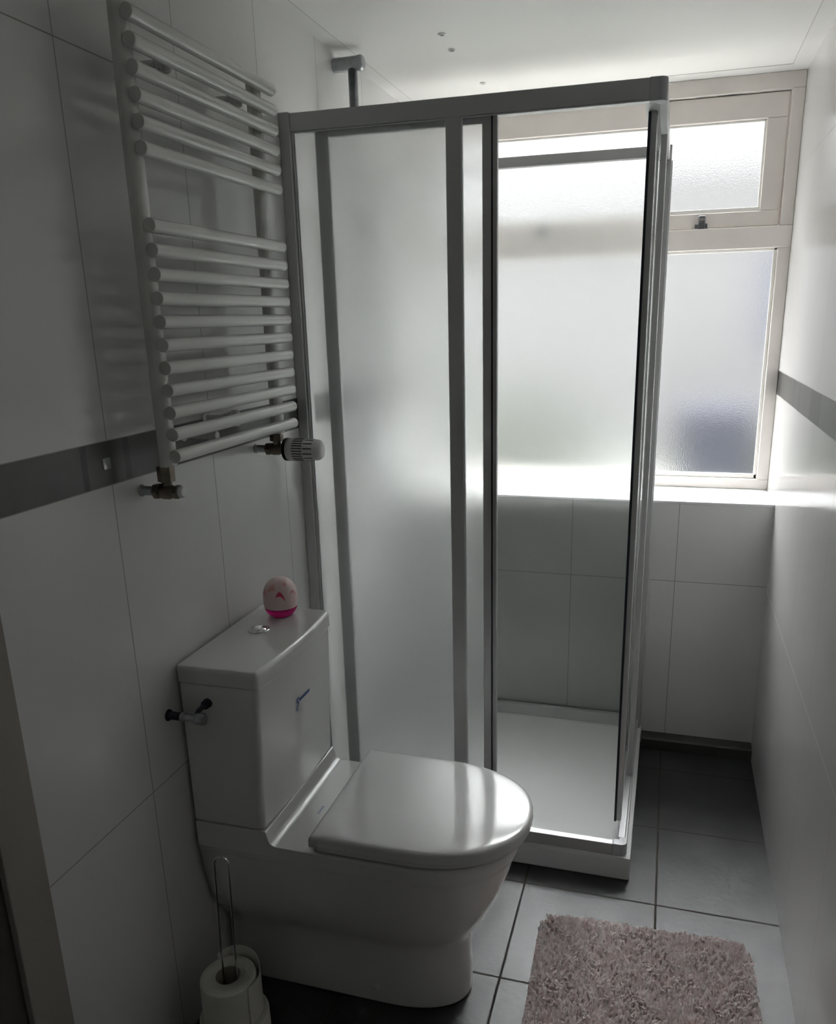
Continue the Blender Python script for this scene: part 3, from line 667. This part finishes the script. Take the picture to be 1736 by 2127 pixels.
# ---------------------------------------------------------------- bath mat
mt = thing('bath_mat', 'pale pink shaggy bath mat with rounded corners on the grey floor', 'bath mat', (0.90, -1.3, 0))
ang = math.radians(2.6); A0 = Vector((0.668, -0.950)); ux = Vector((math.cos(ang), math.sin(ang))); uy = Vector((math.sin(ang) * 0.7, -1)).normalized()
MW, ML = 0.49, 0.80
def mpt(u, v): p = A0 + ux * u + uy * v; return p.x, p.y
def inside(u, v, m_=0.0):
    r = 0.06; u2 = min(u, MW - u) - m_; v2 = min(v, ML - v) - m_
    if u2 < 0 or v2 < 0: return False
    if u2 < r and v2 < r: return (r - u2) ** 2 + (r - v2) ** 2 < r * r
    return True
pts = []
for (cu, cv, a0) in ((MW - 0.06, 0.06, -PI / 2), (MW - 0.06, ML - 0.06, 0), (0.06, ML - 0.06, PI / 2), (0.06, 0.06, PI)):
    for i in range(9):
        a = a0 + PI / 2 * i / 8; pts.append(mpt(cu + 0.06 * math.cos(a), cv + 0.06 * math.sin(a)))
bm = bmesh.new(); prism(bm, pts, 'z', 0.001, 0.012); link('backing', bm, M['pile'], mt)
verts = []; faces = []
def hsh(x, y): return math.sin(x * 37.1 + 3.1) * math.sin(y * 31.7 + 1.3) + 0.6 * math.sin(x * 83 + y * 61)
N = 46000
for i in range(N):
    u, v = rnd.random() * MW, rnd.random() * ML
    if not inside(u, v): continue
    x, y = mpt(u, v); n0 = hsh(x, y); n1 = hsh(x * 1.3 + 5, y * 1.2 + 2)
    ba = n0 * 2.2 + rnd.uniform(-0.9, 0.9); ln = rnd.uniform(0.010, 0.018) * (1 + 0.12 * n1); lean = rnd.uniform(0.2, 0.75)
    if min(u, MW - u, v, ML - v) < 0.012: ln *= 0.62
    # neighbouring strands lean together into small tufts
    gi, gj = int(u / 0.011), int(v / 0.011); q1 = math.sin(gi * 12.9898 + gj * 78.233) * 43758.5453; q2 = math.sin(gi * 39.35 + gj * 11.13) * 24634.63
    q1 -= math.floor(q1); q2 -= math.floor(q2)
    tx, ty = mpt((gi + 0.2 + 0.6 * q1) * 0.011, (gj + 0.2 + 0.6 * q2) * 0.011)
    dx = (tx - x) / ln * 0.8 + math.cos(ba) * lean * 0.35 + (q2 - 0.5) * 0.7; dy = (ty - y) / ln * 0.8 + math.sin(ba) * lean * 0.35 + (q1 - 0.5) * 0.7; lean = min(0.95, math.hypot(dx, dy)); ba = math.atan2(dy, dx)
    wd = rnd.uniform(0.0012, 0.0021); pa = ba + PI / 2
    wx, wy = math.cos(pa) * wd, math.sin(pa) * wd; z = 0.0115; b = len(verts)
    verts += [(x - wx, y - wy, z), (x + wx, y + wy, z), (x - wx + dx * ln * 0.35, y - wy + dy * ln * 0.35, z + ln * 0.55), (x + wx + dx * ln * 0.35, y + wy + dy * ln * 0.35, z + ln * 0.55), (x + dx * ln, y + dy * ln, z + ln * (1 - lean * 0.28))]
    faces += [(b, b + 1, b + 3, b + 2), (b + 2, b + 3, b + 4)]
me = bpy.data.meshes.new('pile'); me.from_pydata([(x - 0.90, y + 1.3, z) for x, y, z in verts], [], faces); me.materials.append(M['pile'])
po = bpy.data.objects.new('pile', me); C.objects.link(po); po.parent = mt

# ---------------------------------------------------------------- outside, seen blurred through the obscured glass
bm = bmesh.new(); box(bm, -14, 16, OUT + 0.02, 16, -0.35, -0.25); tag(link('garden_ground', bm, M['paving']), 'grey garden paving outside the obscured window', 'ground')['kind'] = 'structure'
nb = thing('neighbour_house', 'pale rendered house wall seen blurred through the window glass', 'house', (0, 8.2, -0.25))
BX('facade', (-8, 9, 8.0, 9.5, -0.25, 2.95), M['facade'], nb)
BX('roof', (-8.3, 9.3, 7.8, 9.8, 2.95, 3.15), M['roof'], nb)
BX('window_pane', (1.9, 3.0, 7.96, 8.02, 1.0, 2.2), M['dark_pane'], nb)
def shrub(name, lab, c, r, n, m):
    bm = bmesh.new(); q = random.Random(int(c[0] * 100))
    for i in range(n):
        d = Vector((q.gauss(0, 1), q.gauss(0, 1), q.gauss(0, 1))).normalized() * r * q.uniform(0.5, 1); p = Vector(c) + Vector((d.x, d.y, d.z * 0.9))
        a = Vector((q.gauss(0, 1), q.gauss(0, 1), q.gauss(0, 1))).normalized() * 0.07; b = a.cross(d).normalized() * 0.035
        bm.faces.new([bm.verts.new(p - a), bm.verts.new(p + b), bm.verts.new(p + a), bm.verts.new(p - b)])
    tube(bm, [(c[0], c[1], -0.25), (c[0], c[1], c[2])], 0.03, 8)
    return tag(link(name, bm, m), lab, 'shrub')
shrub('garden_shrub', 'dark green shrub outside at the lower right of the window', (1.95, 4.2, 0.15), 0.48, 900, M['leaf'])
shrub('garden_bush', 'low olive bush outside behind the shower, left of the darker shrub', (-0.35, 4.3, 0.22), 0.85, 1800, M['leaf'])
ob = thing('garden_bin', 'dark blue grey garden bin outside beside the shrub', 'bin', (1.10, 3.5, -0.25))
BX('bin_body', (0.98, 1.50, 3.4, 3.85, -0.25, 0.74), M['bluepot'], ob, bevel=0.03); BX('bin_lid', (0.96, 1.52, 3.38, 3.87, 0.745, 0.79), M['bluepot'], ob, bevel=0.02)
